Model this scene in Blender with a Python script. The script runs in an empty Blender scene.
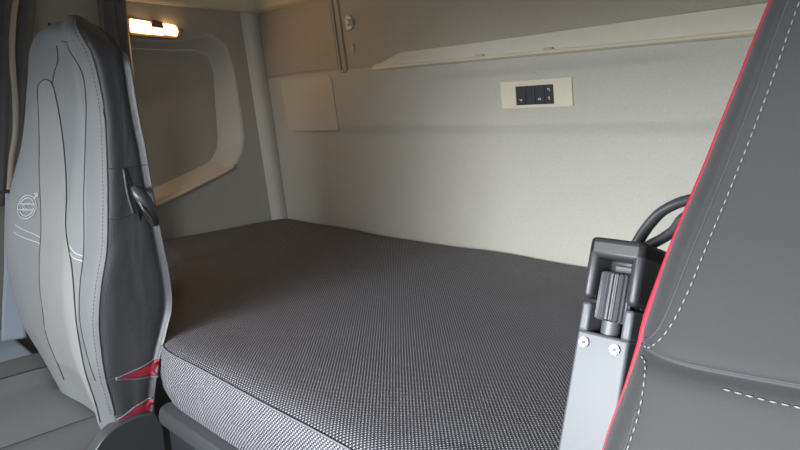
import bpy, bmesh, math, random
from mathutils import Vector, Matrix
random.seed(7)
R = math.radians
ZO = 0.90                      # height of the bunk top above the cab floor
C = bpy.context.scene.collection

# ------------------------------------------------------------------ camera
cam = bpy.data.cameras.new('camera'); co = bpy.data.objects.new('camera', cam); C.objects.link(co)
cam.sensor_width = 36; cam.lens = 608.88 / 800 * 36; cam.clip_start = 0.01
M3 = Matrix(((0.7131455, -0.1013897, 0.69364517), (0.70018226, 0.15126687, -0.69775578), (-0.03418029, 0.98327944, 0.17886656)))
co.matrix_world = Matrix.Translation((0, 0, 0.42 + ZO)) @ M3.to_4x4()
bpy.context.scene.camera = co
# ------------------------------------------------------------------ light
sc = bpy.context.scene
sc.view_settings.view_transform = 'Standard'; sc.view_settings.look = 'None'
sc.view_settings.gamma = 1; sc.view_settings.exposure = 0.06; sc.view_settings.use_curve_mapping = False
W = bpy.data.worlds.new('sky'); sc.world = W; W.use_nodes = True
W.node_tree.nodes['Background'].inputs[0].default_value = (0.80, 0.90, 1.0, 1); W.node_tree.nodes['Background'].inputs[1].default_value = 1.0
def area(name, loc, aim, sx, sy, power, col, spread=180):
    l = bpy.data.lights.new(name, 'AREA'); l.shape = 'RECTANGLE'; l.size = sx; l.size_y = sy; l.energy = power; l.color = col; l.spread = R(spread)
    o = bpy.data.objects.new(name, l); C.objects.link(o); o.location = Vector(loc)
    o.rotation_euler = (Vector(aim) - Vector(loc)).to_track_quat('-Z', 'Y').to_euler(); return o
area('windshield_daylight', (-0.35, -1.2, 0.55 + ZO), (-0.25, 1.0, -0.15 + ZO), 1.7, 0.45, 31, (0.90, 0.95, 1.0), 80)
area('driver_window_daylight', (0.58, -0.50, 0.45 + ZO), (-0.75, 1.0, -0.15 + ZO), 0.7, 0.4, 5, (0.88, 0.94, 1.0), 110)
area('passenger_window_daylight', (-2.10, -0.30, 0.45 + ZO), (-1.2, 0.1, -0.1 + ZO), 0.7, 0.5, 5, (0.80, 0.90, 1.0))

# ------------------------------------------------------------------ materials
def mat(name, col, rough=0.6, metal=0.0, noise=0, nscale=30, bump=0.0, bscale=200, emit=None, estr=0, spec=0.5, sheen=0, creases=0):
    m = bpy.data.materials.new(name); m.use_nodes = True; nt = m.node_tree; b = nt.nodes['Principled BSDF']
    b.inputs['Base Color'].default_value = (*col, 1); b.inputs['Roughness'].default_value = rough; b.inputs['Metallic'].default_value = metal
    b.inputs['Specular IOR Level'].default_value = spec
    if sheen: b.inputs['Sheen Weight'].default_value = sheen
    tc = nt.nodes.new('ShaderNodeTexCoord')
    if noise:
        n = nt.nodes.new('ShaderNodeTexNoise'); n.inputs['Scale'].default_value = nscale; n.inputs['Detail'].default_value = 6
        nt.links.new(tc.outputs['Object'], n.inputs['Vector'])
        mx = nt.nodes.new('ShaderNodeMix'); mx.data_type = 'RGBA'
        mx.inputs[6].default_value = (*[c * (1 - noise) for c in col], 1); mx.inputs[7].default_value = (*[min(1, c * (1 + noise)) for c in col], 1)
        nt.links.new(n.outputs[0], mx.inputs[0]); nt.links.new(mx.outputs[2], b.inputs['Base Color'])
    if bump:
        n2 = nt.nodes.new('ShaderNodeTexNoise'); n2.inputs['Scale'].default_value = bscale; n2.inputs['Detail'].default_value = 3
        nt.links.new(tc.outputs['Object'], n2.inputs['Vector'])
        bp = nt.nodes.new('ShaderNodeBump'); bp.inputs['Strength'].default_value = bump; bp.inputs['Distance'].default_value = 0.002
        nt.links.new(n2.outputs[0], bp.inputs['Height']); nt.links.new(bp.outputs[0], b.inputs['Normal'])
    if creases:
        tex = nt.nodes.new('ShaderNodeTexNoise'); tex.inputs['Scale'].default_value = creases; tex.inputs['Detail'].default_value = 2; tex.inputs['Distortion'].default_value = 1.2
        mp = nt.nodes.new('ShaderNodeMapping'); mp.inputs['Scale'].default_value = (1, 1.6, 0.5); mp.inputs['Rotation'].default_value = (0.6, 0, 0)
        nt.links.new(tc.outputs['Object'], mp.inputs[0]); nt.links.new(mp.outputs[0], tex.inputs['Vector'])
        b3 = nt.nodes.new('ShaderNodeBump'); b3.inputs['Strength'].default_value = 0.28; b3.inputs['Distance'].default_value = 0.02
        nt.links.new(tex.outputs[0], b3.inputs['Height']); nt.links.new(bp.outputs[0], b3.inputs['Normal']); nt.links.new(b3.outputs[0], b.inputs['Normal'])
    if emit:
        b.inputs['Emission Color'].default_value = (*emit, 1); b.inputs['Emission Strength'].default_value = estr
    return m
def weave(name, base, dot, a=0.0066, b2=0.0066, lo=0.25, hi=0.75, axes='XY', rough=0.6, bump=0.5):
    """rows of small light dots woven into a darker cloth, every second row offset"""
    m = bpy.data.materials.new(name); m.use_nodes = True; nt = m.node_tree; b = nt.nodes['Principled BSDF']
    b.inputs['Roughness'].default_value = rough; b.inputs['Specular IOR Level'].default_value = 0.3
    uv = nt.nodes.new('ShaderNodeUVMap'); sp = nt.nodes.new('ShaderNodeSeparateXYZ'); nt.links.new(uv.outputs[0], sp.inputs[0])
    def M(op, i, j=None, v=None):
        n = nt.nodes.new('ShaderNodeMath'); n.operation = op; nt.links.new(i, n.inputs[0])
        if j is not None: nt.links.new(j, n.inputs[1])
        if v is not None: n.inputs[1].default_value = v
        return n.outputs[0]
    cx = M('COSINE', M('MULTIPLY', sp.outputs[0], v=2 * math.pi / a)); cy = M('COSINE', M('MULTIPLY', sp.outputs[1], v=2 * math.pi / b2))
    p = M('MULTIPLY', cx, cy)
    mr = nt.nodes.new('ShaderNodeMapRange'); mr.inputs[1].default_value = lo; mr.inputs[2].default_value = hi; nt.links.new(p, mr.inputs[0])
    n = nt.nodes.new('ShaderNodeTexNoise'); n.inputs['Scale'].default_value = 5; n.inputs['Detail'].default_value = 4; nt.links.new(uv.outputs[0], n.inputs['Vector'])
    f = M('MULTIPLY', mr.outputs[0], M('ADD', M('MULTIPLY', n.outputs[0], v=0.6), v=0.7))
    mx = nt.nodes.new('ShaderNodeMix'); mx.data_type = 'RGBA'; mx.inputs[6].default_value = (*base, 1); mx.inputs[7].default_value = (*dot, 1)
    nt.links.new(f, mx.inputs[0]); nt.links.new(mx.outputs[2], b.inputs['Base Color'])
    bp = nt.nodes.new('ShaderNodeBump'); bp.inputs['Strength'].default_value = bump; bp.inputs['Distance'].default_value = 0.001
    nt.links.new(p, bp.inputs['Height']); nt.links.new(bp.outputs[0], b.inputs['Normal'])
    return m
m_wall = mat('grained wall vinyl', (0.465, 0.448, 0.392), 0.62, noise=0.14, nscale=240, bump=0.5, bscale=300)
m_upper = mat('darker brown grey vinyl', (0.375, 0.340, 0.275), 0.62, noise=0.14, nscale=240, bump=0.5, bscale=300)  # darker, browner tone for the rear wall above the ledge
m_side = mat('side wall plastic', (0.40, 0.38, 0.335), 0.5, noise=0.06, nscale=12, bump=0.15, bscale=300)
m_corner = mat('corner trim plastic', (0.52, 0.50, 0.44), 0.45, bump=0.1)
m_pocket = mat('pocket moulding plastic', (0.50, 0.47, 0.41), 0.42, bump=0.1, bscale=300)
m_beige = mat('beige plastic', (0.68, 0.62, 0.48), 0.5, noise=0.04, bump=0.1, bscale=250)
m_hatch = mat('pale hatch plastic', (0.66, 0.62, 0.52), 0.55, noise=0.05, bump=0.2, bscale=300)
m_cover = mat('access cover plastic', (0.53, 0.495, 0.41), 0.55, noise=0.04, bump=0.15, bscale=300)
m_floor = mat('rubber floor', (0.03, 0.03, 0.032), 0.8, noise=0.2, bump=0.3)
m_black = mat('black plastic', (0.022, 0.023, 0.025), 0.38, bump=0.12, bscale=500)
m_soft = mat('satin charcoal plastic', (0.045, 0.047, 0.050), 0.34, bump=0.05, bscale=600)
m_arm = mat('charcoal armrest plastic', (0.075, 0.079, 0.085), 0.42, bump=0.04, bscale=700)
m_cap = mat('dark end cap plastic', (0.030, 0.030, 0.032), 0.4, bump=0.04, bscale=600)
m_knob = mat('ribbed knob plastic', (0.060, 0.060, 0.064), 0.45)
m_steel = mat('zinc plated steel', (0.30, 0.30, 0.30), 0.3, 1.0)
m_leather = mat('dark grey leatherette', (0.062, 0.062, 0.067), 0.36, noise=0.08, bump=0.35, bscale=420, creases=7)
m_grey = mat('grey neoprene', (0.135, 0.138, 0.138), 0.62, noise=0.05, bump=0.3, bscale=900)
m_light = mat('light grey neoprene', (0.175, 0.18, 0.18), 0.7, noise=0.05, bump=0.35, bscale=700)
m_strip = mat('pale grey insert', (0.225, 0.222, 0.212), 0.8, noise=0.08, nscale=200, bump=0.4, bscale=900)
m_cush = mat('charcoal cushion cloth', (0.16, 0.16, 0.16), 0.7, noise=0.25, nscale=600, bump=0.5, bscale=1000)
m_cushd = mat('dark cushion bolster cloth', (0.105, 0.105, 0.107), 0.6, noise=0.15, nscale=500, bump=0.4, bscale=800)
m_near = mat('charcoal neoprene', (0.038, 0.036, 0.037), 0.85, noise=0.07, nscale=700, bump=0.2, bscale=1400, sheen=0.08)
m_nearb = mat('dark bolster cloth', (0.030, 0.029, 0.030), 0.75, noise=0.05, nscale=700, bump=0.4, bscale=900, sheen=0.1)
m_red = mat('red cloth', (0.36, 0.018, 0.04), 0.6, noise=0.1, nscale=500, bump=0.3, bscale=900)
m_thread = mat('pale thread', (0.19, 0.19, 0.19), 0.7)
m_dthread = mat('dark thread', (0.045, 0.045, 0.05), 0.8)
m_white = mat('white embroidery', (0.55, 0.54, 0.56), 0.7)
m_curtain = mat('dark grey curtain cloth', (0.17, 0.165, 0.165), 0.9, noise=0.2, nscale=40, bump=0.4, bscale=400)
m_piping = mat('beige curtain piping', (0.55, 0.47, 0.38), 0.8)
m_belt = mat('blue grey webbing', (0.42, 0.47, 0.54), 0.55, noise=0.1, nscale=300, bump=0.5, bscale=900)
m_lamp = mat('lit lamp lens', (1.0, 0.8, 0.5), 0.3, emit=(1.0, 0.58, 0.20), estr=7)
m_smoke = mat('amber lamp housing', (0.22, 0.12, 0.06), 0.25)
m_mark = mat('switch marking', (0.6, 0.6, 0.6), 0.6)
m_switch = mat('switch black', (0.035, 0.036, 0.04), 0.45)
m_carpet = mat('speckled grey carpet', (0.16, 0.16, 0.16), 0.95, noise=0.6, nscale=350, bump=0.8, bscale=500)
m_mattress = weave('dotted mattress cloth', (0.048, 0.045, 0.051), (0.38, 0.38, 0.41))
m_mside = weave('dotted mattress side cloth', (0.048, 0.045, 0.051), (0.38, 0.38, 0.41), lo=0.1, hi=0.6)
m_cord = mat('grey cord', (0.14, 0.14, 0.15), 0.7)
m_ledge = mat('tan ledge plastic', (0.50, 0.45, 0.36), 0.45, bump=0.1)
m_body = mat('body paint', (0.3, 0.3, 0.31), 0.5)

# ------------------------------------------------------------------ helpers
def finish(name, bm, mats, parent=None, smooth=True, bevel=0, angle=40):
    me = bpy.data.meshes.new(name)
    if parent is not None:
        p = parent; off = Vector((0, 0, 0))
        while p is not None: off += p.location; p = p.parent
        bmesh.ops.translate(bm, verts=bm.verts, vec=-off)
        o = bpy.data.objects.new(name, me); C.objects.link(o); o.parent = parent
    else:
        # origin at the base centre of the mesh
        xs = [v.co.x for v in bm.verts]; ys = [v.co.y for v in bm.verts]; zs = [v.co.z for v in bm.verts]
        c = Vector(((min(xs) + max(xs)) / 2, (min(ys) + max(ys)) / 2, min(zs)))
        bmesh.ops.translate(bm, verts=bm.verts, vec=-c)
        o = bpy.data.objects.new(name, me); C.objects.link(o); o.location = c
    bmesh.ops.recalc_face_normals(bm, faces=bm.faces) if not getattr(bm, 'keep', False) else None
    bm.to_mesh(me); bm.free()
    for m in (mats if isinstance(mats, (list, tuple)) else [mats]): me.materials.append(m)
    if smooth:
        for p in me.polygons: p.use_smooth = True
        if angle < 180:
            try: me.set_sharp_from_angle(angle=R(angle))
            except Exception: pass
    if bevel:
        b = o.modifiers.new('bevel', 'BEVEL'); b.width = bevel; b.segments = 3; b.limit_method = 'ANGLE'; b.angle_limit = R(40); b.harden_normals = False
    return o
def tag(o, label=None, cat=None, group=None, kind=None):
    if label: o['label'] = label
    if cat: o['category'] = cat
    if group: o['group'] = group
    if kind: o['kind'] = kind
    return o
def thing(name, loc, label, cat, group=None):
    o = bpy.data.objects.new(name, None); C.objects.link(o); o.location = Vector(loc); o.empty_display_size = 0.05
    return tag(o, label, cat, group)
def struct(name, bm, m, **k): return tag(finish(name, bm, m, **k), kind='structure')
def box(bm, a, b, mtx=None):
    r = bmesh.ops.create_cube(bm, size=1); c = [(a[i] + b[i]) / 2 for i in range(3)]; s = [abs(b[i] - a[i]) for i in range(3)]
    for v in r['verts']:
        v.co = Vector([v.co[i] * s[i] + c[i] for i in range(3)])
        if mtx: v.co = mtx @ v.co
    return r['verts']
def tube(bm, pts, r, seg=8, flat=1.0, up=Vector((0, 0, 1)), closed=False, cap=True):
    pts = [Vector(p) for p in pts]; n = len(pts); rings = []
    rr = r if isinstance(r, (list, tuple)) else [r] * n
    for i, p in enumerate(pts):
        t = (pts[min(i + 1, n - 1)] - pts[max(i - 1, 0)]).normalized()
        s = t.cross(up)
        if s.length < 1e-4: s = t.cross(Vector((1, 0, 0)))
        s.normalize(); u = s.cross(t).normalized()
        rings.append([bm.verts.new(p + s * math.cos(2 * math.pi * k / seg) * rr[i] + u * math.sin(2 * math.pi * k / seg) * rr[i] * flat) for k in range(seg)])
    for i in range(n - 1):
        for k in range(seg): bm.faces.new((rings[i][k], rings[i][(k + 1) % seg], rings[i + 1][(k + 1) % seg], rings[i + 1][k]))
    if cap: bm.faces.new(rings[0][::-1]); bm.faces.new(rings[-1])
def prism(bm, poly, ext, f):
    """poly: 2-D loop, ext: (lo, hi); f(u, v, w) -> point"""
    A = [bm.verts.new(f(u, v, ext[0])) for u, v in poly]; B = [bm.verts.new(f(u, v, ext[1])) for u, v in poly]; n = len(poly)
    bm.faces.new(A); bm.faces.new(B[::-1])
    for i in range(n): bm.faces.new((A[i], B[i], B[(i + 1) % n], A[(i + 1) % n]))
def rrect(u0, v0, u1, v1, r, n=5):
    out = []
    for cx, cy, a in ((u1 - r, v1 - r, 0), (u0 + r, v1 - r, 90), (u0 + r, v0 + r, 180), (u1 - r, v0 + r, 270)):
        for k in range(n + 1): t = R(a + 90 * k / n); out.append((cx + r * math.cos(t), cy + r * math.sin(t)))
    return out
def cr(pts, n=8, closed=False):
    """Catmull-Rom through pts"""
    P = [Vector(p) for p in pts]; out = []; L = len(P)
    for i in range(L if closed else L - 1):
        if closed: a, b, c, d = P[i - 1], P[i], P[(i + 1) % L], P[(i + 2) % L]
        else: a, b, c, d = P[max(i - 1, 0)], P[i], P[i + 1], P[min(i + 2, L - 1)]
        for k in range(n):
            t = k / n; out.append(0.5 * ((2 * b) + (c - a) * t + (2 * a - 5 * b + 4 * c - d) * t * t + (3 * b - a - 3 * c + d) * t ** 3))
    if not closed: out.append(P[-1])
    return out
def cylinder(bm, a, b, r, seg=24, r2=None):
    a, b = Vector(a), Vector(b); tube(bm, [a, b], [r, r if r2 is None else r2], seg, up=Vector((0.3, 0.5, 0.8)))

# ------------------------------------------------------------------ cab shell
X0, X1, YF, ZC, ZT = -2.159, 0.62, -1.30, 0.82, 1.12
def sm(t): t = max(0, min(1, t)); return t * t * (3 - 2 * t)
def yrear(x, z):
    y = 1.481 - 0.12 * z
    # soft horizontal crease at mid height
    if z > 0.0: y += 0.010 * sm((x + 2.06) / 0.25) * (sm(z / 0.35) - sm((z - 0.350) / 0.04))
    # shallow dished field round the switch panel
    ex = sm((x + 1.32) / 0.10) * sm((-0.45 - x) / 0.12); ez = sm((z - 0.385) / 0.03) * sm((0.535 - z) / 0.02)
    return y + 0.007 * ex * ez
def side_x(z): return X0 + 0.045 * max(0, z)
bm = bmesh.new()
def grid(bm, f, us, vs):
    g = [[bm.verts.new(f(u, v)) for u in us] for v in vs]
    for j in range(len(vs) - 1):
        for i in range(len(us) - 1): bm.faces.new((g[j][i], g[j][i + 1], g[j + 1][i + 1], g[j + 1][i]))
    return g
def lin(a, b, n): return [a + (b - a) * i / n for i in range(n + 1)]
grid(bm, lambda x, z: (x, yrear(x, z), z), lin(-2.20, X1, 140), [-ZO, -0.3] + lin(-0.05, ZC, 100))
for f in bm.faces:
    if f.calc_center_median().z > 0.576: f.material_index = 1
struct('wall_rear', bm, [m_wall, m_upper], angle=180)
# upper band of the rear wall and of the side wall in beige, stepped forward over the vinyl
bm = bmesh.new(); prism(bm, [(1.50, ZC), (1.372, ZC), (1.362, ZC + 0.008), (1.34, ZT), (1.50, ZT)], (X0 + 0.05, X1), lambda u, v, w: (w, u, v))
struct('trim_1', bm, m_beige, bevel=0.003)
bm = bmesh.new(); prism(bm, [(X0 - 0.06, ZC), (X0 + 0.052, ZC), (X0 + 0.06, ZC + 0.008), (X0 + 0.08, ZT), (X0 - 0.06, ZT)], (YF, 1.40), lambda u, v, w: (u, w, v))
struct('trim_2', bm, m_beige, bevel=0.003)
# moulded corner post
bm = bmesh.new()
def cornerp(t, z):
    x0, y0 = side_x(z) - 0.001, yrear(-2.1, z) - 0.072; x1, y1 = side_x(z) + 0.012, yrear(-2.1, z) + 0.004
    a = t * math.pi / 2
    return (x0 + 0.016 * math.sin(t * math.pi) + (x1 - x0) * t, y0 + (y1 - y0) * t, z)
grid(bm, cornerp, lin(0, 1, 10), lin(-0.2, ZC, 12)); struct('trim_3', bm, m_corner, angle=180)
# left wall with its moulded pocket
outer = [(0.55, 0.01), (0.80, 0.083), (0.962, 0.135), (1.10, 0.182), (1.222, 0.226), (1.262, 0.252), (1.29, 0.295), (1.302, 0.353), (1.296, 0.43), (1.286, 0.508), (1.272, 0.62), (1.245, 0.70), (1.18, 0.735), (1.05, 0.70), (0.80, 0.70), (0.55, 0.70)]
inner = [(0.62, 0.085), (0.80, 0.142), (0.965, 0.192), (1.08, 0.226), (1.15, 0.250), (1.185, 0.277), (1.207, 0.312), (1.214, 0.36), (1.214, 0.42), (1.213, 0.475), (1.214, 0.60), (1.195, 0.66), (1.14, 0.68), (1.05, 0.675), (0.80, 0.675), (0.62, 0.675)]
def sp(y, z, d=0.0): return (side_x(z) - d, y, z)
bm = bmesh.new()
O = [bm.verts.new(sp(*p)) for p in outer]
rect = [(YF, -ZO), (0.4, -ZO), (1.53, -ZO), (1.53, 0), (1.50, ZC), (0.4, ZC), (YF, ZC), (YF, 0)]
Q = [bm.verts.new(sp(*p)) for p in rect]
es = [bm.edges.new((L[i], L[(i + 1) % len(L)])) for L in (O, Q) for i in range(len(L))]
bmesh.ops.triangle_fill(bm, use_beauty=True, edges=es)
struct('wall_left', bm, m_side, smooth=False)
# pocket recess: smooth moulding then back plate
bm = bmesh.new()
def ring(k, d): return [bm.verts.new(sp(o[0] + (i_[0] - o[0]) * k, o[1] + (i_[1] - o[1]) * k, d)) for o, i_ in zip(outer, inner)]
rs = [ring(k, d) for k, d in ((0, 0.0), (0.06, 0.0005), (0.14, 0.004), (0.35, 0.018), (0.6, 0.033), (0.85, 0.047), (1.0, 0.052))]
for a, b in zip(rs, rs[1:]):
    for i in range(len(a)): bm.faces.new((a[i], a[(i + 1) % len(a)], b[(i + 1) % len(a)], b[i]))
tag(struct('trim_4', bm, m_pocket, angle=180), 'moulded rim of the recessed pocket on the side wall')
bm = bmesh.new(); bm.faces.new([bm.verts.new(sp(*p, 0.0515)) for p in [(i_[0], i_[1]) for i_ in inner]]); struct('trim_5', bm, m_side, smooth=False)
# storage ledge along the foot of the pocket: beige lip and shallow tray
lip = cr([(0.62, 0.031, 0), (0.80, 0.083, 0), (0.962, 0.135, 0), (1.10, 0.182, 0), (1.222, 0.226, 0), (1.250, 0.243, 0)], 6)
bm = bmesh.new(); n = len(lip)
prof = [(0.004, -0.004), (-0.012, -0.002), (-0.015, 0.006), (-0.010, 0.013), (0.000, 0.013), (0.010, 0.015), (0.025, 0.030), (0.040, 0.045), (0.050, 0.056)]
rows = []
for i, p in enumerate(lip):
    k = 1 if i < n - 6 else max(0.05, 1 - ((i - (n - 7)) / 6.5) ** 2)
    rows.append([bm.verts.new(sp(p.x, p.y + v * k, d if d > 0 else d * k)) for d, v in prof])
for a, b in zip(rows, rows[1:]):
    for j in range(len(prof) - 1): bm.faces.new((a[j], b[j], b[j + 1], a[j + 1]))
struct('trim_6', bm, m_ledge, angle=60)
# right wall, front, ceiling, floor
def opening_wall(name, m, f, u0, u1, v0, v1, hu0, hu1, hv0, hv1, th):
    bm = bmesh.new()
    for a, b, c, d in ((u0, hu0, v0, v1), (hu1, u1, v0, v1), (hu0, hu1, v0, hv0), (hu0, hu1, hv1, v1)):
        prism(bm, [(a, c), (b, c), (b, d), (a, d)], th, f)
    return struct(name, bm, m, smooth=False)
opening_wall('wall_right', m_side, lambda u, v, w: (w, u, v), YF, 1.53, -ZO, ZT, -0.95, 0.05, 0.15, 0.80, (X1, X1 + 0.05))
opening_wall('wall_front', m_side, lambda u, v, w: (u, w, v), X0 - 0.05, X1, -ZO, ZT, -2.0, 0.45, 0.20, 0.95, (YF - 0.05, YF))
bm = bmesh.new(); box(bm, (X0 - 0.06, YF - 0.05, ZT), (X1 + 0.05, 1.53, ZT + 0.04)); struct('ceiling', bm, m_beige, smooth=False)
bm = bmesh.new(); box(bm, (X0 - 0.06, YF - 0.05, -ZO - 0.04), (X1 + 0.05, 1.53, -ZO)); struct('floor', bm, m_floor, smooth=False)
bm = bmesh.new(); prism(bm, [(YF, 0.80), (-0.55, 0.55), (-0.28, 0.52), (-0.22, 0.57), (-0.22, ZT), (YF, ZT)], (X0, X1), lambda u, v, w: (w, u, v)); struct('shade_header', bm, m_side, bevel=0.01)  # unseen roof header, added to keep daylight off the upper rear wall

# rear wall: raised panel left of the channel, the channel, the long beige tray
def yr(x, z, o=0.0): return (x, yrear(x, z) - o, z)
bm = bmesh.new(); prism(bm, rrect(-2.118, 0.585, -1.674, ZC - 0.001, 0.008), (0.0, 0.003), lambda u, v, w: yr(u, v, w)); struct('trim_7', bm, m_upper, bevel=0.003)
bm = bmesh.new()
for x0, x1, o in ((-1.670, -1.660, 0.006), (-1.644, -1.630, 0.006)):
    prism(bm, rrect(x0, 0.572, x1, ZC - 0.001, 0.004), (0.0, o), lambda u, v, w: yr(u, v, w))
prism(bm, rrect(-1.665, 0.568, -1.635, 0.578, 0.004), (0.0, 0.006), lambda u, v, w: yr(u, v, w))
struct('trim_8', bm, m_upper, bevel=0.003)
bm = bmesh.new()
def tray(pf, m, name):
    bm = bmesh.new(); rows = []
    for x in lin(-1.50, X1, 60):
        k = sm((x + 1.50) / 0.16); g = 0.002 + 0.032 * min(1, k) + 0.012 * sm((x + 1.3) / 1.0); z0 = 0.566 - 0.013 * (x + 1.49) / 1.1
        rows.append([bm.verts.new(yr(x, z, o)) for z, o in pf(k, g, z0)])
    for a, b in zip(rows, rows[1:]):
        for j in range(len(a) - 1): bm.faces.new((a[j], b[j], b[j + 1], a[j + 1]))
    struct(name, bm, m, angle=50)
bm.free()
tray(lambda k, g, z: [(z - 0.003, 0.0), (z - 0.001, 0.014 * (.4 + .6 * k)), (z + 0.002, 0.017 * (.4 + .6 * k)), (z + 0.007, 0.016 * (.4 + .6 * k)), (z + 0.009, 0.013 * (.4 + .6 * k)), (z + 0.009, 0.0)], m_beige, 'trim_9')
tray(lambda k, g, z: [(z + 0.008, 0.001), (z + 0.012, 0.003), (z + 0.012 + g * .35, 0.004 * k + .001), (z + 0.010 + g * .85, 0.012 * k + .001), (z + 0.010 + g, 0.013 * k + .001), (z + 0.013 + g, 0.009 * k), (z + 0.014 + g, 0.0)], m_hatch, 'trim_11')
for x_ in (-1.06, -0.845):
    z_ = 0.566 - 0.013 * (x_ + 1.49) / 1.1 + 0.009
    bm = bmesh.new(); prism(bm, rrect(x_ - 0.012, z_ - 0.001, x_ + 0.012, z_ + 0.006, 0.003), (0.0, 0.015), lambda u, v, w: yr(u, v, w))
    tag(finish('ledge_clip', bm, m_pocket, bevel=0.001), ('left' if x_ < -1 else 'right') + ' of the two small clips on the beige ledge above the switch panel', 'clip', 'clips on the long ledge')
# small fittings on the rear wall
def disc(bm, x, z, r, o0, o1, seg=24, r2=None):
    r2 = r if r2 is None else r2
    A = [bm.verts.new(yr(x + r * math.cos(2 * math.pi * k / seg), z + r * math.sin(2 * math.pi * k / seg), o0)) for k in range(seg)]
    B = [bm.verts.new(yr(x + r2 * math.cos(2 * math.pi * k / seg), z + r2 * math.sin(2 * math.pi * k / seg), o1)) for k in range(seg)]
    bm.faces.new(A); bm.faces.new(B[::-1])
    for k in range(seg): bm.faces.new((A[k], B[k], B[(k + 1) % seg], A[(k + 1) % seg]))
t = thing('wall_button', yr(-1.585, 0.705), 'small round beige push button high on the grey rear wall', 'button')
bm = bmesh.new(); prism(bm, rrect(-1.606, 0.700, -1.572, 0.748, 0.015), (0, 0.006), lambda u, v, w: yr(u, v, w)); finish('base', bm, m_corner, t, bevel=0.002)
bm = bmesh.new(); disc(bm, -1.584, 0.724, 0.011, 0.005, 0.018, r2=0.009); finish('button_cap', bm, m_beige, t, bevel=0.002)
bm = bmesh.new(); prism(bm, rrect(-1.598, 0.632, -1.580, 0.657, 0.003), (0.0005, 0.004), lambda u, v, w: yr(u, v, w))
tag(finish('blanking_plug', bm, m_side, bevel=0.001), 'tiny dark rectangular plug on the rear wall just below the beige button', 'plug')
bm = bmesh.new(); prism(bm, rrect(-2.030, 0.369, -1.722, 0.566, 0.018), (0.0005, 0.004), lambda u, v, w: yr(u, v, w))
tag(finish('access_cover', bm, m_cover, bevel=0.0015), 'pale square cover plate with rounded corners set flat in the rear wall near the corner', 'cover plate')

# switch panel
t = thing('switch_panel', yr(-0.9, 0.425), 'beige switch panel with four black rocker switches on the rear wall', 'switch panel')
ys = lambda u, v, w: (u, 1.481 - 0.12 * v + 0.0105 - w - 0.012 * (v - 0.46) , v)
bm = bmesh.new()
for a, b, c, d in ((-1.006, -0.958, 0.4255, 0.4965), (-0.842, -0.790, 0.4255, 0.4965), (-0.958, -0.842, 0.4255, 0.4325), (-0.958, -0.842, 0.4835, 0.4965)):
    prism(bm, [(a, c), (b, c), (b, d), (a, d)], (-0.004, 0.010), ys)
finish('faceplate', bm, m_beige, t, smooth=False)
bm = bmesh.new(); prism(bm, [(-0.959, 0.432), (-0.841, 0.432), (-0.841, 0.484), (-0.959, 0.484)], (-0.004, 0.002), ys); finish('backing', bm, m_black, t, smooth=False)
sw = []
for k in range(4):
    x = -0.9575 + k * 0.0289
    bm = bmesh.new(); prism(bm, [(x, 0.4335), (x + 0.0277, 0.4335), (x + 0.0277, 0.4825), (x, 0.4825)], (0.002, 0.0085), ys)
    s = finish('rocker_switch', bm, m_switch, t, bevel=0.0015); marks = []
    c = x + 0.0138
    if k == 0: marks = [(c - 0.004, 0.4465, c + 0.005, 0.4485), (c - 0.001, 0.4435, c + 0.0025, 0.4465), (c - 0.005, 0.4475, c - 0.003, 0.4492)]
    if k == 2: marks = [(c - 0.004, 0.4440, c - 0.0025, 0.4495), (c + 0.0025, 0.4440, c + 0.004, 0.4495), (c - 0.004, 0.4480, c + 0.004, 0.4495), (c - 0.003, 0.4450, c + 0.003, 0.4462)]
    if k == 3: marks = [(c - 0.001, 0.4440, c + 0.0015, 0.4525), (c - 0.003, 0.4490, c + 0.001, 0.4510), (c + 0.0005, 0.4655, c + 0.0025, 0.4735), (c - 0.004, 0.4715, c + 0.0025, 0.4735), (c - 0.004, 0.4690, c - 0.0025, 0.4735)]
    if marks:
        bm = bmesh.new()
        for a, b, c_, d in marks: prism(bm, [(a, b), (c_, b), (c_, d), (a, d)], (0.008, 0.0089), ys)
        finish('switch_marking', bm, m_mark, s, smooth=False)

# reading lamp on the side wall
t = thing('reading_lamp', sp(0.95, 0.715), 'lit amber reading lamp mounted high on the side wall', 'lamp')
def lp(u, v, w): return (side_x(v) + w, u, v)
bm = bmesh.new(); prism(bm, [(0.880, 0.709), (1.040, 0.706), (1.068, 0.722), (1.072, 0.742), (0.880, 0.770)], (0, 0.012), lp); finish('housing', bm, m_smoke, t, bevel=0.003)
for a, b in ((0.884, 0.955), (0.995, 1.045)):
    bm = bmesh.new()
    prism(bm, [(a, 0.720), (b, 0.716), (b + 0.004, 0.735), (b - 0.004, 0.752 if a > 0.95 else 0.758), (a, 0.762 if a < 0.95 else 0.757)], (0.010, 0.022), lp); finish('lens', bm, m_lamp, t, bevel=0.004)
bm = bmesh.new(); prism(bm, [(0.950, 0.718), (0.998, 0.716), (0.998, 0.737), (0.950, 0.740)], (0.010, 0.020), lp); finish('lens', bm, m_lamp, t, bevel=0.003)
bm = bmesh.new(); prism(bm, [(0.952, 0.741), (0.996, 0.738), (0.992, 0.760), (0.956, 0.764)], (0.008, 0.026), lp); finish('switch', bm, m_smoke, t, bevel=0.003)
l = bpy.data.lights.new('reading_lamp_light', 'AREA'); l.energy = 1.0; l.color = (1.0, 0.60, 0.28); l.shape = 'RECTANGLE'; l.size = 0.18; l.size_y = 0.03
lo = bpy.data.objects.new('reading_lamp_light', l); C.objects.link(lo); lo.location = Vector(lp(0.95, 0.738, 0.05)) ; lo.rotation_euler = Vector((1, 0.1, -0.5)).to_track_quat('-Z', 'Z').to_euler()

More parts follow.
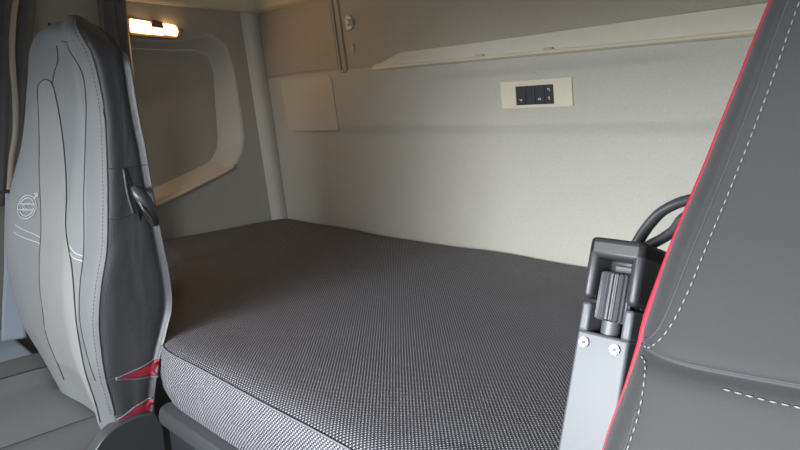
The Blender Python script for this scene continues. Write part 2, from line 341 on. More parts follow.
# ------------------------------------------------------------------ bunk
def in_order(bm): bm.keep = True
bunk = thing('bunk_mattress', (-0.9, 0.9, -0.10), 'wide dark grey bunk mattress in dotted cloth along the rear wall', 'mattress')
base_out = [(-2.150, 1.470), (-2.150, 0.905), (-1.68, 0.745), (-1.36, 0.600), (-1.215, 0.510), (-1.150, 0.468), (-1.105, 0.445), (-1.05, 0.439), (-0.36, 0.443), (-0.30, 0.47), (-0.05, 0.66), (0.15, 0.80), (0.60, 0.90), (0.60, 1.470)]
def resample(pts, step):
    out = []
    for i in range(len(pts)):
        a, b = Vector((*pts[i], 0)), Vector((*pts[(i + 1) % len(pts)], 0)); n = max(1, int((b - a).length / step))
        for k in range(n): out.append(a + (b - a) * k / n)
    return out
loop = resample(base_out, 0.03)
for _ in range(2): loop = [(loop[i - 1] + loop[i] * 2 + loop[(i + 1) % len(loop)]) / 4 for i in range(len(loop))]
def norm2(i):
    d = loop[(i + 1) % len(loop)] - loop[i - 1]; return Vector((d.y, -d.x, 0)).normalized()
cen = Vector((-0.8, 1.0, 0))
bm = bmesh.new(); uvl = bm.loops.layers.uv.new('UVMap')
N = len(loop); per = [0]
for i in range(N): per.append(per[-1] + (loop[(i + 1) % N] - loop[i]).length)
sgn = 1 if (norm2(N // 2 ).dot(cen - loop[N // 2])) > 0 else -1
def wav(x, y):
    return 0.013 * sm((0.80 - y) / 0.3) + 0.0035 * math.sin(6.1 * x + 1.0) * math.sin(5.2 * y + 0.7) + 0.0022 * math.sin(14 * x + 9 * y) * math.sin(4 * x - 7 * y) + 0.0016 * math.exp(-((x + 0.80 + 0.5 * (y - 0.7)) / 0.025) ** 2) * sm((y - 0.5) / 0.1) * sm((0.85 - y) / 0.1)
side_prof = [(0.006, -0.100), (-0.002, -0.080), (-0.006, -0.050), (-0.003, -0.025), (0.0, -0.0042), (0.003, -0.0035), (0.014, 0.002), (0.034, 0.006), (0.07, 0.008)]
wf = [0, 0, .15, .5, .85, .95, 1, 1, 1]; zb = [p_[1] + .013 * w_ for p_, w_ in zip(side_prof, wf)]
arc_v = [0.0]
for q in range(1, len(side_prof)): arc_v.append(arc_v[-1] + math.hypot(side_prof[q][0] - side_prof[q - 1][0], zb[q] - zb[q - 1]))
rings = []; rl = bm.verts.layers.int.new('ring')
for (d, z), w_ in zip(side_prof, wf):
    rings.append([bm.verts.new(p + norm2(i) * sgn * d + Vector((0, 0, z + wav(p.x, p.y) * w_))) for i, p in enumerate(loop)])
for r_, (a, b) in enumerate(zip(rings, rings[1:])):
    top = r_ >= 5
    for i in range(N):
        j = (i + 1) % N; f = bm.faces.new((a[i], a[j], b[j], b[i])); f.material_index = 0 if top else 1
        for l_, (vv, s_, ri) in zip(f.loops, ((a[i], per[i], r_), (a[j], per[i + 1], r_), (b[j], per[i + 1], r_ + 1), (b[i], per[i], r_ + 1))):
            l_[uvl].uv = (vv.co.x, vv.co.y) if top else (s_, arc_v[ri])
for r_ in rings:
    for v in r_: v[rl] = 1
# top: quads grid inside filled by triangle fill then subdivided
inner_edges = [bm.edges.get((rings[-1][i], rings[-1][(i + 1) % N])) for i in range(N)]
res = bmesh.ops.triangle_fill(bm, use_beauty=True, edges=inner_edges)
tf = [g for g in res['geom'] if isinstance(g, bmesh.types.BMFace)]
eds = [e for e in {e for f in tf for e in f.edges} if e not in inner_edges]
sub = bmesh.ops.subdivide_edges(bm, edges=eds, cuts=7, use_grid_fill=True)
for v in bm.verts:
    if v[rl] == 0: v.co.z = 0.006 + 0.5 * 0.004 + wav(v.co.x, v.co.y)
for f in bm.faces:
    if f.material_index == 0:
        for l_ in f.loops: l_[uvl].uv = (l_.vert.co.x, l_.vert.co.y)
finish('mattress_cover', bm, [m_mattress, m_mside], bunk, angle=180)
# seam piping along the top front edge
bm = bmesh.new()
idx = [i for i, p in enumerate(loop) if p.y < 0.60 and -1.40 < p.x < -0.2]
pts = [loop[i] + norm2(i) * sgn * 0.002 + Vector((0, 0, -0.0035 + wav(loop[i].x, loop[i].y))) for i in idx]
tube(bm, pts, 0.0018, 6); finish('seam_piping', bm, m_cord, bunk, angle=180)

base = thing('bunk_cabinet', (-0.9, 0.6, -ZO), 'black plastic bunk cabinet with a front rail under the dotted mattress', 'cabinet')
bm = bmesh.new(); ins = [loop[i] + norm2(i) * sgn * 0.012 for i in range(N)]
prism(bm, [(p.x, p.y) for p in ins], (-0.135, -0.102), lambda u, v, w: (u, v, w)); finish('platform', bm, m_black, base, angle=30)
bm = bmesh.new()
prism(bm, [(0.440, -0.101), (0.428, -0.106), (0.424, -0.120), (0.426, -0.136), (0.434, -0.142), (0.60, -0.142), (0.60, -0.101)], (-1.078, -0.30), lambda u, v, w: (w, u, v)); finish('front_rail', bm, m_soft, base, bevel=0.003)
for a, b in ((-1.09, -0.985), (-0.982, -0.64), (-0.637, -0.32)):
    bm = bmesh.new(); box(bm, (a, 0.446, -ZO + 0.06), (b, 0.50, -0.144)); finish('storage_door', bm, m_black, base, bevel=0.004)
bm = bmesh.new(); box(bm, (-1.09, 0.50, -ZO), (-0.32, 1.42, -0.136)); finish('storage_box', bm, m_black, base, smooth=False)

# ------------------------------------------------------------------ seats
#SEATBEGIN
def interp(tab, z):
    """smooth interpolation of a station table: rows (z, a, b, c, ...)"""
    n = len(tab)
    if z <= tab[0][0]: return list(tab[0][1:])
    if z >= tab[-1][0]: return list(tab[-1][1:])
    for i in range(n - 1):
        if tab[i][0] <= z <= tab[i + 1][0]: break
    z0, z1 = tab[i][0], tab[i + 1][0]; t = (z - z0) / (z1 - z0); out = []
    for k in range(1, len(tab[0])):
        p0, p1 = tab[i][k], tab[i + 1][k]
        m0 = (p1 - tab[i - 1][k]) / (z1 - tab[i - 1][0]) if i > 0 else (p1 - p0) / (z1 - z0)
        m1 = (tab[i + 2][k] - p0) / (tab[i + 2][0] - z0) if i + 2 < n else (p1 - p0) / (z1 - z0)
        h = z1 - z0; t2, t3 = t * t, t * t * t
        out.append((2 * t3 - 3 * t2 + 1) * p0 + (t3 - 2 * t2 + t) * h * m0 + (-2 * t3 + 3 * t2) * p1 + (t3 - t2) * h * m1)
    return out
def crclosed(P, t):
    n = len(P); i = int(math.floor(t)) % n; t = t - math.floor(t)
    a, b, c, d = P[i - 1], P[i], P[(i + 1) % n], P[(i + 2) % n]
    return tuple(0.5 * (2 * b[k] + (c[k] - a[k]) * t + (2 * a[k] - 5 * b[k] + 4 * c[k] - d[k]) * t * t + (3 * b[k] - a[k] - 3 * c[k] + d[k]) * t ** 3) for k in range(2))
#   z, yL (front of left bolster), yR (right seam), y rear, x left, x right
PT = [(-0.200, .365, .362, .425, -1.42, -1.12), (-0.100, .348, .357, .436, -1.52, -1.105), (-0.020, .328, .347, .452, -1.575, -1.10), (0.030, .323, .346, .470, -1.59, -1.10),
      (0.080, .320, .348, .486, -1.60, -1.10), (0.140, .320, .359, .487, -1.60, -1.10), (0.204, .327, .376, .482, -1.60, -1.10),
      (0.291, .349, .388, .475, -1.595, -1.10), (0.377, .376, .396, .470, -1.580, -1.10), (0.444, .390, .400, .464, -1.57, -1.10),
      (0.494, .397, .397, .462, -1.56, -1.10), (0.543, .402, .390, .460, -1.54, -1.10), (0.575, .402, .380, .456, -1.52, -1.106), (0.598, .404, .380, .450, -1.495, -1.122), (0.613, .408, .390, .445, -1.46, -1.15), (0.622, .414, .402, .438, -1.42, -1.185), (0.625, .420, .416, .426, -1.38, -1.23)]
def pseat(t, z):
    yL, yR, yb, xl, xr = interp(PT, z); w = xr - xl; s = w / 0.5; th = max(0.3, min(1, (0.634 - z) / 0.09)); s2 = s * th if s < 0.9 else s
    yb = yb - 0.016 * th; m = (yL + yR) / 2; q = 0.016 * th
    P = [(xl, yL + .035 * th), (xl + .03 * s, yL + .003), (xl + .10 * s, yL + .004), (xl + .17 * s, m + q * .8), (xl + w * .5, m + q), (xr - .19 * s, m + q * .8),
         (xr - .12 * s, m - .002), (xr - .045 * s, yR - .016 * th), (xr, yR), (xr + .004, (yR + yb) / 2), (xr, yb - .004), (xr - .03 * s, yb + .012 * th), (xl + .035 * s, yb + .025 * th), (xl, yb - .006)]
    x, y = crclosed(P, t % 14); g = max(0, min(1, (z - .48) / .12)); return (x, y, z - g * (.60 * max(0, y - m) + .004 * g + .05 * g * (x + 1.33)))
#   driver seat: z, y at left edge, rear y, x left, x right, crease
DT = [(-0.14, .270, .40, -.175, .325, 0), (-0.05, .300, .43, -.183, .333, 0), (0.05, .340, .47, -.190, .340, 0), (0.12, .369, .495, -.192, .342, 0), (0.171, .391, .515, -.191, .341, 0), (0.215, .410, .53, -.184, .334, 0), (0.232, .4185, .54, -.182, .332, .0), (0.239, .422, .54, -.1815, .3315, .004), (0.2435, .4245, .54, -.1815, .3315, .013), (0.248, .427, .545, -.181, .331, .004), (0.255, .431, .55, -.181, .331, 0), (0.268, .438, .55, -.180, .330, .0), (0.31, .461, .57, -.176, .326, 0), (0.37, .496, .60, -.166, .316, 0),
      (0.43, .520, .62, -.154, .304, 0), (0.495, .543, .64, -.140, .29, 0), (0.56, .560, .655, -.122, .272, 0), (0.63, .575, .665, -.095, .245, 0), (0.69, .590, .665, -.055, .205, 0), (0.72, .605, .65, -.01, .16, 0), (0.726, .62, .635, .03, .12, 0)]
def dseat(t, z):
    yf, yb, xl, xr, cr_ = interp(DT, z); w = xr - xl; s = w / 0.52; c = cr_; th = max(0.25, min(1, (0.73 - z) / 0.1))
    P = [(xl, yf + .030 * th), (xl + .0015, yf + .008 * th + c * .3), (xl + .014 * s, yf - .014 * th + c), (xl + .040 * s, yf - .022 * th + c), (xl + .085 * s, yf - .016 * th + c), (xl + .15 * s, yf - .004 * th + c), (xl + w * .5, yf + .002 + c),
         (xr - .15 * s, yf - .004 * th + c), (xr - .085 * s, yf - .016 * th + c), (xr - .040 * s, yf - .022 * th + c), (xr - .014 * s, yf - .014 * th + c), (xr - .0015, yf + .008 * th + c * .3), (xr, yf + .030 * th), (xr - .006, yb - .02), (xr - .04 * s, yb), (xl + .04 * s, yb), (xl + .006, yb - .02)]
    x, y = crclosed(P, t % 17); return (x, y, z)
#SEATEND
def loft(fn, t0, t1, nt, zs, name, m, parent, capz=False, push=0.0):
    bm = bmesh.new(); ts = lin(t0, t1, nt)
    g = grid(bm, lambda t, z: fn(t, z), ts, zs)
    if capz:
        bmesh.ops.remove_doubles(bm, verts=bm.verts, dist=1e-6)
    bmesh.ops.recalc_face_normals(bm, faces=bm.faces)
    return finish(name, bm, m, parent, angle=180)
def nrm(fn, t, z):
    a = Vector(fn(t + .02, z)) - Vector(fn(t - .02, z)); b = Vector(fn(t, z + .004)) - Vector(fn(t, z - .004)); n = a.cross(b)
    return n.normalized() if n.length > 0 else Vector((0, -1, 0))
def on(fn, tz, off=0.0008, n=6):
    pts = cr([(t, z, 0) for t, z in tz], n); return [Vector(fn(p.x, p.y)) + nrm(fn, p.x, p.y) * off for p in pts]
def seam(fn, tz, parent, m=None, r=0.0011, off=0.0003, name='seam'):
    bm = bmesh.new(); tube(bm, on(fn, tz, off), r, 6); return finish(name, bm, m or m_dthread, parent, angle=180)
def stitches(bm, pts, L=0.006, gap=0.004, r=0.0009):
    d = 0; segs = []; acc = 0.0
    path = [0.0]
    for a, b in zip(pts, pts[1:]): path.append(path[-1] + (b - a).length)
    def at(s):
        for i in range(len(path) - 1):
            if path[i + 1] >= s:
                k = (s - path[i]) / max(1e-9, path[i + 1] - path[i]); return pts[i].lerp(pts[i + 1], k)
        return pts[-1]
    s = 0
    while s + L < path[-1]:
        tube(bm, [at(s), at(s + L / 2), at(s + L)], [r * .6, r, r * .6], 6); s += L + gap

# passenger seat
ps = thing('passenger_seat', (-1.35, 0.15, -ZO), 'light grey covered passenger seat with dark side panel and embroidered round emblem', 'seat')
zs = lin(-0.20, 0.59, 74) + lin(0.594, 0.625, 12)
loft(pseat, 1.0, 6.9, 76, zs, 'front_cover', m_light, ps)
loft(pseat, 6.9, 8.0, 16, zs, 'bolster_cover', m_grey, ps)
loft(pseat, 8.0, 15.0, 70, zs, 'side_cover', m_leather, ps)
bm = bmesh.new()
def stripfn(k, v):
    z = 0.517 - 0.60 * v; tl = interp([(-.122, 2.43), (-.045, 2.68), (.057, 3.0), (.185, 3.04), (.269, 2.87), (.371, 2.52), (.456, 2.29), (.517, 2.17)], z)[0]
    tr = interp([(-.12, 7.1), (-.046, 7.02), (.095, 6.78), (.197, 6.2), (.316, 4.75), (.373, 4.1), (.433, 3.65), (.472, 3.43), (.517, 3.29)], z)[0]
    t = tl + (tr - tl) * k; z2 = min(z, 0.517 - 0.02 * abs(2 * k - 1) ** 3)
    return tuple(Vector(pseat(t, z2)) + nrm(pseat, t, z2) * 0.0011)
grid(bm, stripfn, lin(0, 1, 30), lin(0, 1, 60)); finish('center_insert', bm, m_strip, ps, angle=180)
SL = [(2.43, -.12), (2.68, -.045), (3.0, .057), (3.04, .185), (2.87, .269), (2.52, .371), (2.29, .456), (2.17, .497), (2.35, .512), (2.73, .517), (3.1, .511), (3.29, .497), (3.43, .472), (3.65, .433), (4.1, .373), (4.75, .316), (6.2, .197), (6.78, .095), (7.02, -.046), (7.1, -.12)]
seam(pseat, SL, ps, off=0.0012)
seam(pseat, [(7.5, -.03), (7.04, .079), (6.88, .183), (6.78, .289), (6.83, .351), (6.97, .412), (7.18, .462), (7.3, .505), (6.97, .542), (6.2, .568), (5.2, .582)], ps)
seam(pseat, [(3.2, .507), (3.45, .534), (4.0, .56), (4.3, .578)], ps)
bm = bmesh.new()
e1 = on(pseat, [(8.02, z) for z in lin(-0.10, 0.618, 24)], 0.0010, 3); tube(bm, e1, 0.0016, 6)
finish('edge_piping', bm, m_grey, ps, angle=180)
bm = bmesh.new(); stitches(bm, on(pseat, [(7.80, z) for z in lin(-0.10, 0.600, 24)], 0.0004, 4), 0.004, 0.003, 0.0005); finish('stitching', bm, m_dthread, ps, angle=180)
for a in ([(8.0, .345), (9.0, .344), (10.6, .347)], [(8.0, .257), (8.7, .258), (9.2, .263)], [(8.0, -.032), (8.44, -.028)], [(8.0, -.105), (8.5, -.103)]): seam(pseat, a, ps)
# white double stitching bands
bm = bmesh.new()
for a in ([(2.05, .215), (2.5, .202), (3.0, .190)], [(2.0, .199), (2.5, .186), (3.02, .177)], [(6.15, .196), (6.45, .184), (6.9, .181)], [(6.2, .204), (6.5, .193), (6.85, .190)]):
    bm.free(); bm = bmesh.new(); tube(bm, on(pseat, a, 0.0004), 0.0009, 6); finish('stitched_band', bm, m_white, ps, angle=180); bm = bmesh.new()
# embroidered emblem: ring, arrow and name bar
bm = bmesh.new(); LC = (2.42, 0.253)
def lg(x, z, off=0.0012): t = LC[0] + x / 0.068; zz = LC[1] + z; return Vector(pseat(t, zz)) + nrm(pseat, t, zz) * off
def stroke(pts, r=0.0012): tube(bm, [lg(*p) for p in pts], r, 6)
for rr in (0.0215, 0.0165):
    for a0, a1 in ((18, 162), (198, 342)): stroke([(rr * math.cos(R(a)), rr * 1.15 * math.sin(R(a))) for a in lin(a0, a1, 18)], 0.0010)
for z in (0.0062, -0.0062): stroke([(-0.022, z), (-0.011, z), (0, z), (0.011, z), (0.022, z)], 0.0010)
for x in (-0.022, 0.022): stroke([(x, -0.0062), (x, 0.0062)], 0.0010)
stroke([(0.0145, 0.0175), (0.018, 0.022), (0.0215, 0.027)], 0.0014); stroke([(0.0130, 0.0275), (0.018, 0.0285), (0.0225, 0.0285)], 0.0013); stroke([(0.0230, 0.0185), (0.0230, 0.023), (0.0228, 0.0283)], 0.0013)
h = 0.0036
for k, c in enumerate('VOLVO'):
    x = -0.0158 + k * 0.0079
    if c == 'V': stroke([(x - .0027, h), (x, -h), (x + .0027, h)], 0.0007)
    if c == 'L': stroke([(x - .002, h), (x - .002, -h), (x + .0024, -h)], 0.0007)
    if c == 'O': stroke([(x + .0028 * math.cos(R(a)), h * math.sin(R(a))) for a in lin(0, 360, 12)], 0.0007)
tag(finish('emblem', bm, m_white, ps, angle=180), 'white embroidered round emblem with an arrow and a name bar')
# red pockets showing at the lower side
def patch(name, fn, poly, m, parent, off):
    bm = bmesh.new(); n = len(poly); cx = sum(p[0] for p in poly) / n; cz = sum(p[1] for p in poly) / n
    L = [(p.x, p.y) for p in cr([(a, b, 0) for a, b in poly], 1, True)] if False else [(poly[i][0] + (poly[(i + 1) % n][0] - poly[i][0]) * k / 6, poly[i][1] + (poly[(i + 1) % n][1] - poly[i][1]) * k / 6) for i in range(n) for k in range(6)]
    prev = None; first = [bm.verts.new(Vector(fn(t, z)) + nrm(fn, t, z) * (off - 0.001)) for t, z in L]; prev = first
    for s in (0.97, 0.66, 0.33):
        cur = [bm.verts.new(Vector(fn(cx + (t - cx) * s, cz + (z - cz) * s)) + nrm(fn, cx + (t - cx) * s, cz + (z - cz) * s) * off) for t, z in L]
        for i in range(len(L)): bm.faces.new((prev[i], prev[(i + 1) % len(L)], cur[(i + 1) % len(L)], cur[i]))
        prev = cur
    bm.faces.new(prev); bmesh.ops.recalc_face_normals(bm, faces=bm.faces)
    return finish(name, bm, m, parent, angle=180)
tag(patch('side_gusset', pseat, [(8.44, -.031), (9.2, -.027), (9.9, -.021), (10.9, -.014), (11.2, -.05), (10.3, -.047), (9.5, -.043), (8.9, -.037)], m_red, ps, 0.0015), 'upper red gusset')
tag(patch('side_gusset', pseat, [(8.05, -.114), (8.6, -.107), (9.3, -.098), (10.4, -.093), (11.2, -.093), (11.2, -.15), (8.2, -.15)], m_red, ps, 0.0015), 'lower red gusset')
bm = bmesh.new()
for a in ([(8.40, -.029), (9.2, -.025), (9.9, -.019), (10.9, -.012)], [(8.40, -.031), (8.9, -.038), (9.5, -.045), (10.3, -.049), (11.0, -.048)], [(8.1, -.110), (8.6, -.104), (9.3, -.095), (10.4, -.090)]):
    tube(bm, on(pseat, a, 0.0018), 0.0018, 8)
finish('gusset_hem', bm, m_grey, ps, angle=180)
# side lever in its slot
patch('lever_slot', pseat, [(8.95, .343), (9.08, .343), (9.35, .30), (9.6, .262), (9.4, .245), (9.2, .29)], m_black, ps, 0.0012)
seam(pseat, [(8.85, .343), (8.95, .30), (9.15, .262)], ps, m_leather, 0.0026, 0.001)
bm = bmesh.new(); tube(bm, [Vector(pseat(9.25, .309)) + Vector((.006, 0, 0)), Vector(pseat(9.32, .300)) + Vector((.017, 0, 0)), Vector(pseat(9.55, .285)) + Vector((.020, 0, 0)), Vector(pseat(9.85, .262)) + Vector((.019, 0, 0)), Vector(pseat(10.05, .244)) + Vector((.015, 0, 0)), Vector(pseat(10.1, .236)) + Vector((.008, 0, 0))], [.006, .011, .0125, .012, .009, .004], 14, up=Vector((1, 0, 0)), flat=0.75)
lv = finish('recline_lever', bm, m_soft, ps, angle=60)
bm = bmesh.new(); tube(bm, [Vector(pseat(9.20, .292)) + Vector((.020, 0, 0)), Vector(pseat(9.35, .272)) + Vector((.026, 0, 0)), Vector(pseat(9.62, .252)) + Vector((.026, 0, 0)), Vector(pseat(9.85, .240)) + Vector((.020, 0, 0))], [.0015, .0032, .0032, .0015], 8); tag(finish('lever_edge', bm, m_steel, lv, angle=60), 'shiny metal edge of the lever')

def seat_base(parent, xl, xr, y0, y1, ztop, m_top, m_side_, lift=0.0):
    """rounded cushion with raised side bolsters, pan and pedestal"""
    bm = bmesh.new(); w = xr - xl
    def prof(k):            # cross-section: k 0..1 over the top from left to right
        return None
    us = [(-0.000, -0.13), (-0.006, -0.07), (0.0, -0.02), (0.012, 0.006 + lift * .7), (0.040, 0.022 + lift), (0.070, 0.018 + lift * .5), (0.10, 0.004), (w * .3, -0.004), (w * .5, -0.006), (w * .7, -0.004), (w - 0.10, 0.004), (w - 0.070, 0.018), (w - 0.040, 0.022), (w - 0.012, 0.006), (w, -0.02), (w + 0.006, -0.07), (w, -0.13)]
    us = [(p.x, p.y) for p in cr([(a, b, 0) for a, b in us], 4)]
    vs = lin(0, 1, 28)
    def f(u, v):
        y = y0 + (y1 - y0) * v; x, z = u
        drop = 0.075 * max(0, 1 - v / 0.22) ** 2.2 + 0.02 * max(0, (v - 0.9) / 0.1) ** 2
        inset = 0.03 * max(0, 1 - v / 0.10) ** 2
        return (xl + w / 2 + (x - w / 2) * (1 - 2 * inset), y, ztop + z - (drop if z > -0.1 else 0) + 0.02 * (0.3 - v) * 0)
    g = [[bm.verts.new(f(u, v)) for u in us] for v in vs]
    for j in range(len(vs) - 1):
        for i in range(len(us) - 1):
            fc = bm.faces.new((g[j][i], g[j][i + 1], g[j + 1][i + 1], g[j + 1][i])); k = us[i][0]
            fc.material_index = 1 if (k < 0.075 or k > w - 0.095) else 0
    bm.faces.new(g[0][::-1]); bm.faces.new(g[-1])
    c = finish('seat_cushion', bm, [m_top, m_side_], parent, angle=50)
    for off in (0.075, w - 0.098):
        u = min(us, key=lambda q: abs(q[0] - off) + (0 if q[1] > 0 else 9))
        bm = bmesh.new(); tube(bm, [Vector(f(u, v)) + Vector((0, 0, .001)) for v in vs[2:]], 0.0016, 6); finish('cushion_seam', bm, m_dthread, c, angle=180)
    bm = bmesh.new(); box(bm, (xl + .02, y0 + .03, ztop - .19), (xr - .02, y1 - .02, ztop - .128)); finish('seat_pan', bm, m_black, parent, bevel=.01)
    bm = bmesh.new(); box(bm, (xl + .07, y0 + .10, -ZO + .03), (xr - .07, y1 - .06, ztop - .185)); finish('pedestal', bm, m_soft, parent, bevel=.02)
    bm = bmesh.new(); box(bm, (xl + .04, y0 + .06, -ZO), (xr - .04, y1 - .03, -ZO + .03)); finish('floor_plate', bm, m_black, parent, bevel=.006)
    return c
seat_base(ps, -1.60, -1.125, -0.16, 0.40, -0.150, m_cush, m_cushd, 0.03)
bm = bmesh.new()
arc = cr([(0.02, -0.30, 0), (0.10, -0.27, 0), (0.20, -0.235, 0), (0.262, -0.195, 0), (0.300, -0.160, 0), (0.330, -0.128, 0), (0.362, -0.114, 0), (0.400, -0.112, 0), (0.425, -0.118, 0)], 6)
poly = [(p.x, p.y) for p in arc] + [(0.436, -0.15), (0.436, -0.34), (0.02, -0.36)]
prism(bm, poly, (-1.118, -1.088), lambda u, v, w: (w, u, v)); tag(finish('side_shield', bm, m_soft, ps, bevel=.013, angle=30), 'black plastic side shield')

# driver seat, close to the camera
ds = thing('driver_seat', (0.08, 0.25, -ZO), 'charcoal driver seat backrest with pale stitching and red side edging, nearest to the camera', 'seat')
zd = sorted(set(lin(-0.14, 0.726, 90) + lin(0.228, 0.260, 32)))
loft(dseat, 2.25, 10.75, 90, zd, 'front_cover', m_near, ds)
loft(dseat, 0.55, 2.25, 24, zd, 'bolster_cover', m_nearb, ds); loft(dseat, 10.75, 12.45, 24, zd, 'bolster_cover', m_nearb, ds)
loft(dseat, 12.45, 17.55, 50, zd, 'back_shell', m_leather, ds)
bm = bmesh.new()
tube(bm, on(dseat, [(0.62, z) for z in lin(-0.10, 0.66, 40)], 0.0006, 2), [0.0018 + 0.0016 * math.exp(-((z - .262) / .028) ** 2) - 0.0010 * sm((.235 - z) / .05) for z in lin(-0.10, 0.66, 80)], 8)
tag(finish('red_edging', bm, m_red, ds, angle=180), 'thin red edging along the side')
tag(patch('red_edging', dseat, [(17.0, .20), (17.3, .20), (17.55, .262), (17.35, .31), (17.2, .30), (17.1, .24)], m_red, ds, 0.002), 'red gusset at the waist of the backrest')
UP = [(1.75, .249), (2.05, .250), (2.38, .256), (2.62, .268), (2.78, .290), (2.84, .315), (2.87, .366), (2.90, .428), (2.86, .486), (2.86, .56), (2.9, .64)]
UL = [(1.75, .254), (2.0, .256), (2.28, .265), (2.42, .283), (2.50, .310), (2.53, .362), (2.56, .424), (2.50, .488), (2.5, .56), (2.55, .64)]
LO = [(1.70, .240), (2.05, .239), (2.30, .232), (2.46, .214), (2.52, .191), (2.55, .12), (2.55, 0.0), (2.55, -.10)]
mir = lambda L: [(13.0 - t, z) for t, z in L]
bm = bmesh.new()
for L in (UP, LO, mir(UP), mir(LO)): bm.free(); bm = bmesh.new(); stitches(bm, on(dseat, L, 0.0009, 8), 0.0040, 0.0024, 0.00068); finish('stitching', bm, m_thread, ds, angle=180); bm = bmesh.new()
stitches(bm, on(dseat, [(3.7, .2375), (3.9, .237), (4.4, .236), (5.5, .235), (7.5, .235), (9.0, .236)], 0.0009, 8), 0.0040, 0.0024, 0.00068)
finish('stitching', bm, m_thread, ds, angle=180)
for L in (UL, mir(UL)): seam(dseat, L, ds, r=0.0011, off=0.0)
seam(dseat, [(2.45, .212), (2.36, .21), (2.42, .19), (2.44, .12), (2.44, -.10)], ds, r=0.0010, off=0.0)
seam(dseat, [(1.2, .244), (2.4, .244), (3.4, .2435), (6.5, .2435), (9.6, .2435), (11.8, .244)], ds, r=0.0018, off=-0.0006)
seat_base(ds, -0.17, 0.33, -0.22, 0.33, -0.13, m_near, m_near)
# hoop handle on the seat's inner side behind the armrest
bm = bmesh.new()
tube(bm, cr([(-.19, .56, .18), (-.232, .585, .215), (-.259, .600, .255), (-.260, .602, .273), (-.254, .603, .289), (-.244, .603, .305), (-.231, .603, .319), (-.207, .601, .331), (-.160, .59, .342)], 8), 0.0052, 12, up=Vector((0, 1, 0)), flat=2.2)
hh = finish('hoop_handle', bm, m_soft, ds, angle=180)
bm = bmesh.new()
tube(bm, cr([(-.256, .600, .268), (-.247, .597, .279), (-.230, .595, .291), (-.217, .593, .302), (-.204, .590, .318), (-.160, .585, .340)], 8), 0.0052, 12, up=Vector((0, 1, 0)), flat=2.0)
finish('hoop_strut', bm, m_soft, hh, angle=180)

# armrest folded upright beside the driver seat
A0 = Vector((-.2505, .440 - .146 * .357 + .0015, -.020)); ax = Vector((-0.010, .340, 1)).normalized(); nx = Vector((1, 0, 0.0)); ny = ax.cross(nx).normalized()   # ny points back into the cab
MA = Matrix(((nx.x, ny.x, ax.x, A0.x), (nx.y, ny.y, ax.y, A0.y), (nx.z, ny.z, ax.z, A0.z), (0, 0, 0, 1)))
ar = thing('armrest', A0 + Vector((0.025, 0.03, 0)), 'charcoal plastic armrest folded upright with a ribbed adjuster knob, left of the driver seat', 'armrest')
AW, AD = 0.047, 0.070
bm = bmesh.new(); box(bm, (0, 0, 0), (AW, AD, .2615), MA); box(bm, (0, 0, .2605), (.0085, AD, .2865), MA); box(bm, (AW - .0085, 0, .2605), (AW, AD, .2865), MA); box(bm, (.006, .030, .2605), (AW - .006, AD, .288), MA)
finish('arm_body', bm, m_arm, ar, bevel=.0025)
bm = bmesh.new()
for a, b in (((-.001, -.003, .2895), (.0085, AD + .002, .345)), ((AW - .0085, -.003, .2895), (AW + .002, AD + .002, .345)), ((-.001, -.003, .327), (AW + .002, AD + .002, .345)), ((.006, .028, .2895), (AW, AD + .001, .34))): box(bm, a, b, MA)
finish('end_cap', bm, m_cap, ar, bevel=.005)
bm = bmesh.new(); box(bm, (.0085, .0275, .263), (AW - .0085, .032, .327), MA); finish('recess_plate', bm, m_black, ar)
bm = bmesh.new(); box(bm, (.015, .021, .300), (AW - .011, .030, .3235), MA); finish('bracket', bm, m_arm, ar, bevel=.001)
bm = bmesh.new(); nt = 21; ringsk = []
for z_, s in ((.2735, .82), (.275, 1.0), (.295, 1.0), (.3145, 1.0), (.316, .86)):
    rg = []
    for k in range(nt * 8):
        a = 2 * math.pi * k / (nt * 8); rr = (.0132 + .0011 * max(-1, min(1, 1.6 * math.cos(nt * a)))) * s
        rg.append(bm.verts.new(MA @ Vector((AW / 2 + rr * math.cos(a), .012 + rr * math.sin(a), z_))))
    ringsk.append(rg)
for a, b in zip(ringsk, ringsk[1:]):
    for i in range(len(a)): bm.faces.new((a[i], a[(i + 1) % len(a)], b[(i + 1) % len(a)], b[i]))
bm.faces.new(ringsk[0][::-1]); bm.faces.new(ringsk[-1])
kn = finish('adjuster_knob', bm, m_knob, ar, angle=35)
bm = bmesh.new(); cylinder(bm, MA @ Vector((AW / 2, .013, .2600)), MA @ Vector((AW / 2, .013, .2745)), .0078, 20); finish('knob_stem', bm, m_arm, kn, angle=40)
for x_, z_ in ((.0085, .2515), (AW - .0105, .2515)):
    bm = bmesh.new(); cylinder(bm, MA @ Vector((x_, .002, z_)), MA @ Vector((x_, -.0025, z_)), .0047, 24, .0042); s = finish('screw', bm, m_steel, ar, angle=40)
    bm = bmesh.new(); cylinder(bm, MA @ Vector((x_, -.001, z_)), MA @ Vector((x_, -.0030, z_)), .0019, 6); finish('screw_socket', bm, m_black, s, smooth=False)
bm = bmesh.new(); cylinder(bm, MA @ Vector((AW - .002, .035, .03)), MA @ Vector((AW + .003, .035, .03)), .022, 28); finish('pivot', bm, m_black, ar, bevel=.002)

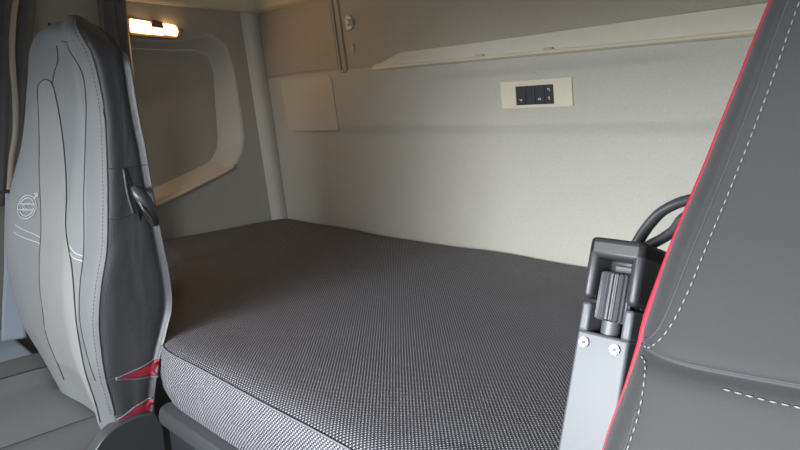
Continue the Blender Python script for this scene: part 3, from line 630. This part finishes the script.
# ------------------------------------------------------------------ left side: curtain, belt, carpeted box
cu = thing('cab_curtain', (-2.0, 0.35, 0.23), 'dark grey curtain with beige piping hanging at the far left behind the passenger seat', 'curtain')
def cf(y, z):
    k = (z - .20) / .9; y2 = .18 + (y) * (.30 + .16 * k)
    return (-2.0 + .022 * math.sin(y * 22) * (.5 + .5 * k) + .010 * math.sin(y * 47 + 1) - .03 * (1 - k), y2, z)
bm = bmesh.new(); g = grid(bm, cf, lin(0, 1, 70), lin(.20, ZT - .01, 30)); o = finish('curtain_cloth', bm, m_curtain, cu, angle=180)
sd_ = o.modifiers.new('thick', 'SOLIDIFY'); sd_.thickness = 0.004
bm = bmesh.new(); tube(bm, cr([(-1.965, .640, 1.10), (-1.965, .575, .90), (-1.965, .521, .768), (-1.965, .497, .66), (-1.965, .488, .58), (-1.967, .484, .50), (-1.97, .474, .41), (-1.975, .455, .33), (-1.985, .44, .24)], 6), 0.0075, 8); finish('piping', bm, m_piping, cu, angle=180)
bm = bmesh.new()
def cg(y, z): return (-2.078 + .008 * math.sin(y * 16), .775 + y * .091, z)
grid(bm, cg, lin(0, 1, 24), lin(-0.02, ZC - .002, 30)); o = finish('gathered_curtain', bm, m_curtain, angle=180)
sd_ = o.modifiers.new('thick', 'SOLIDIFY'); sd_.thickness = 0.006
tag(o, 'narrow dark gathered curtain hanging against the side wall beside the lit lamp', 'curtain')
sb = thing('seat_belt', (-1.97, 0.40, -.30), 'blue grey seat belt strap with metal latch hanging at the left edge of the frame', 'seat belt')
bm = bmesh.new(); pts = cr([(-1.955, .455, .245), (-1.955, .448, .20), (-1.950, .435, .12), (-1.945, .420, .02), (-1.935, .400, -.08), (-1.925, .385, -.165)], 8)
rows = [[bm.verts.new(p + Vector((d * .012, d * .028, 0))) for d in lin(-1, 1, 6)] for p in pts]
for a, b in zip(rows, rows[1:]):
    for j in range(6): bm.faces.new((a[j], a[j + 1], b[j + 1], b[j]))
o = finish('webbing', bm, m_belt, sb, angle=180); s_ = o.modifiers.new('thick', 'SOLIDIFY'); s_.thickness = .002
bm = bmesh.new(); v = box(bm, (-1.950, .405, .243), (-1.938, .485, .252)); finish('latch_plate', bm, m_steel, sb, bevel=.002)
bm = bmesh.new(); box(bm, (-1.957, .45, .215), (-1.936, .487, .238)); finish('guide', bm, m_black, sb, bevel=.003)
cb = thing('storage_box', (-1.86, .33, -ZO), 'speckled grey carpeted box on the floor beyond the passenger seat', 'box')
bm = bmesh.new(); box(bm, (-2.12, .25, -ZO), (-1.66, .41, -.215)); finish('box_body', bm, m_carpet, cb, bevel=.012)
bm = bmesh.new(); box(bm, (-2.12, .25, -.214), (-1.66, .405, -.180)); finish('box_lid', bm, m_belt, cb, bevel=.012)

# shift everything built around the bunk top so that the cab floor lies at height zero
for o in bpy.data.objects:
    if o.parent is None and o.type in ('MESH', 'EMPTY'): o.location.z += ZO
lo.location.z += ZO
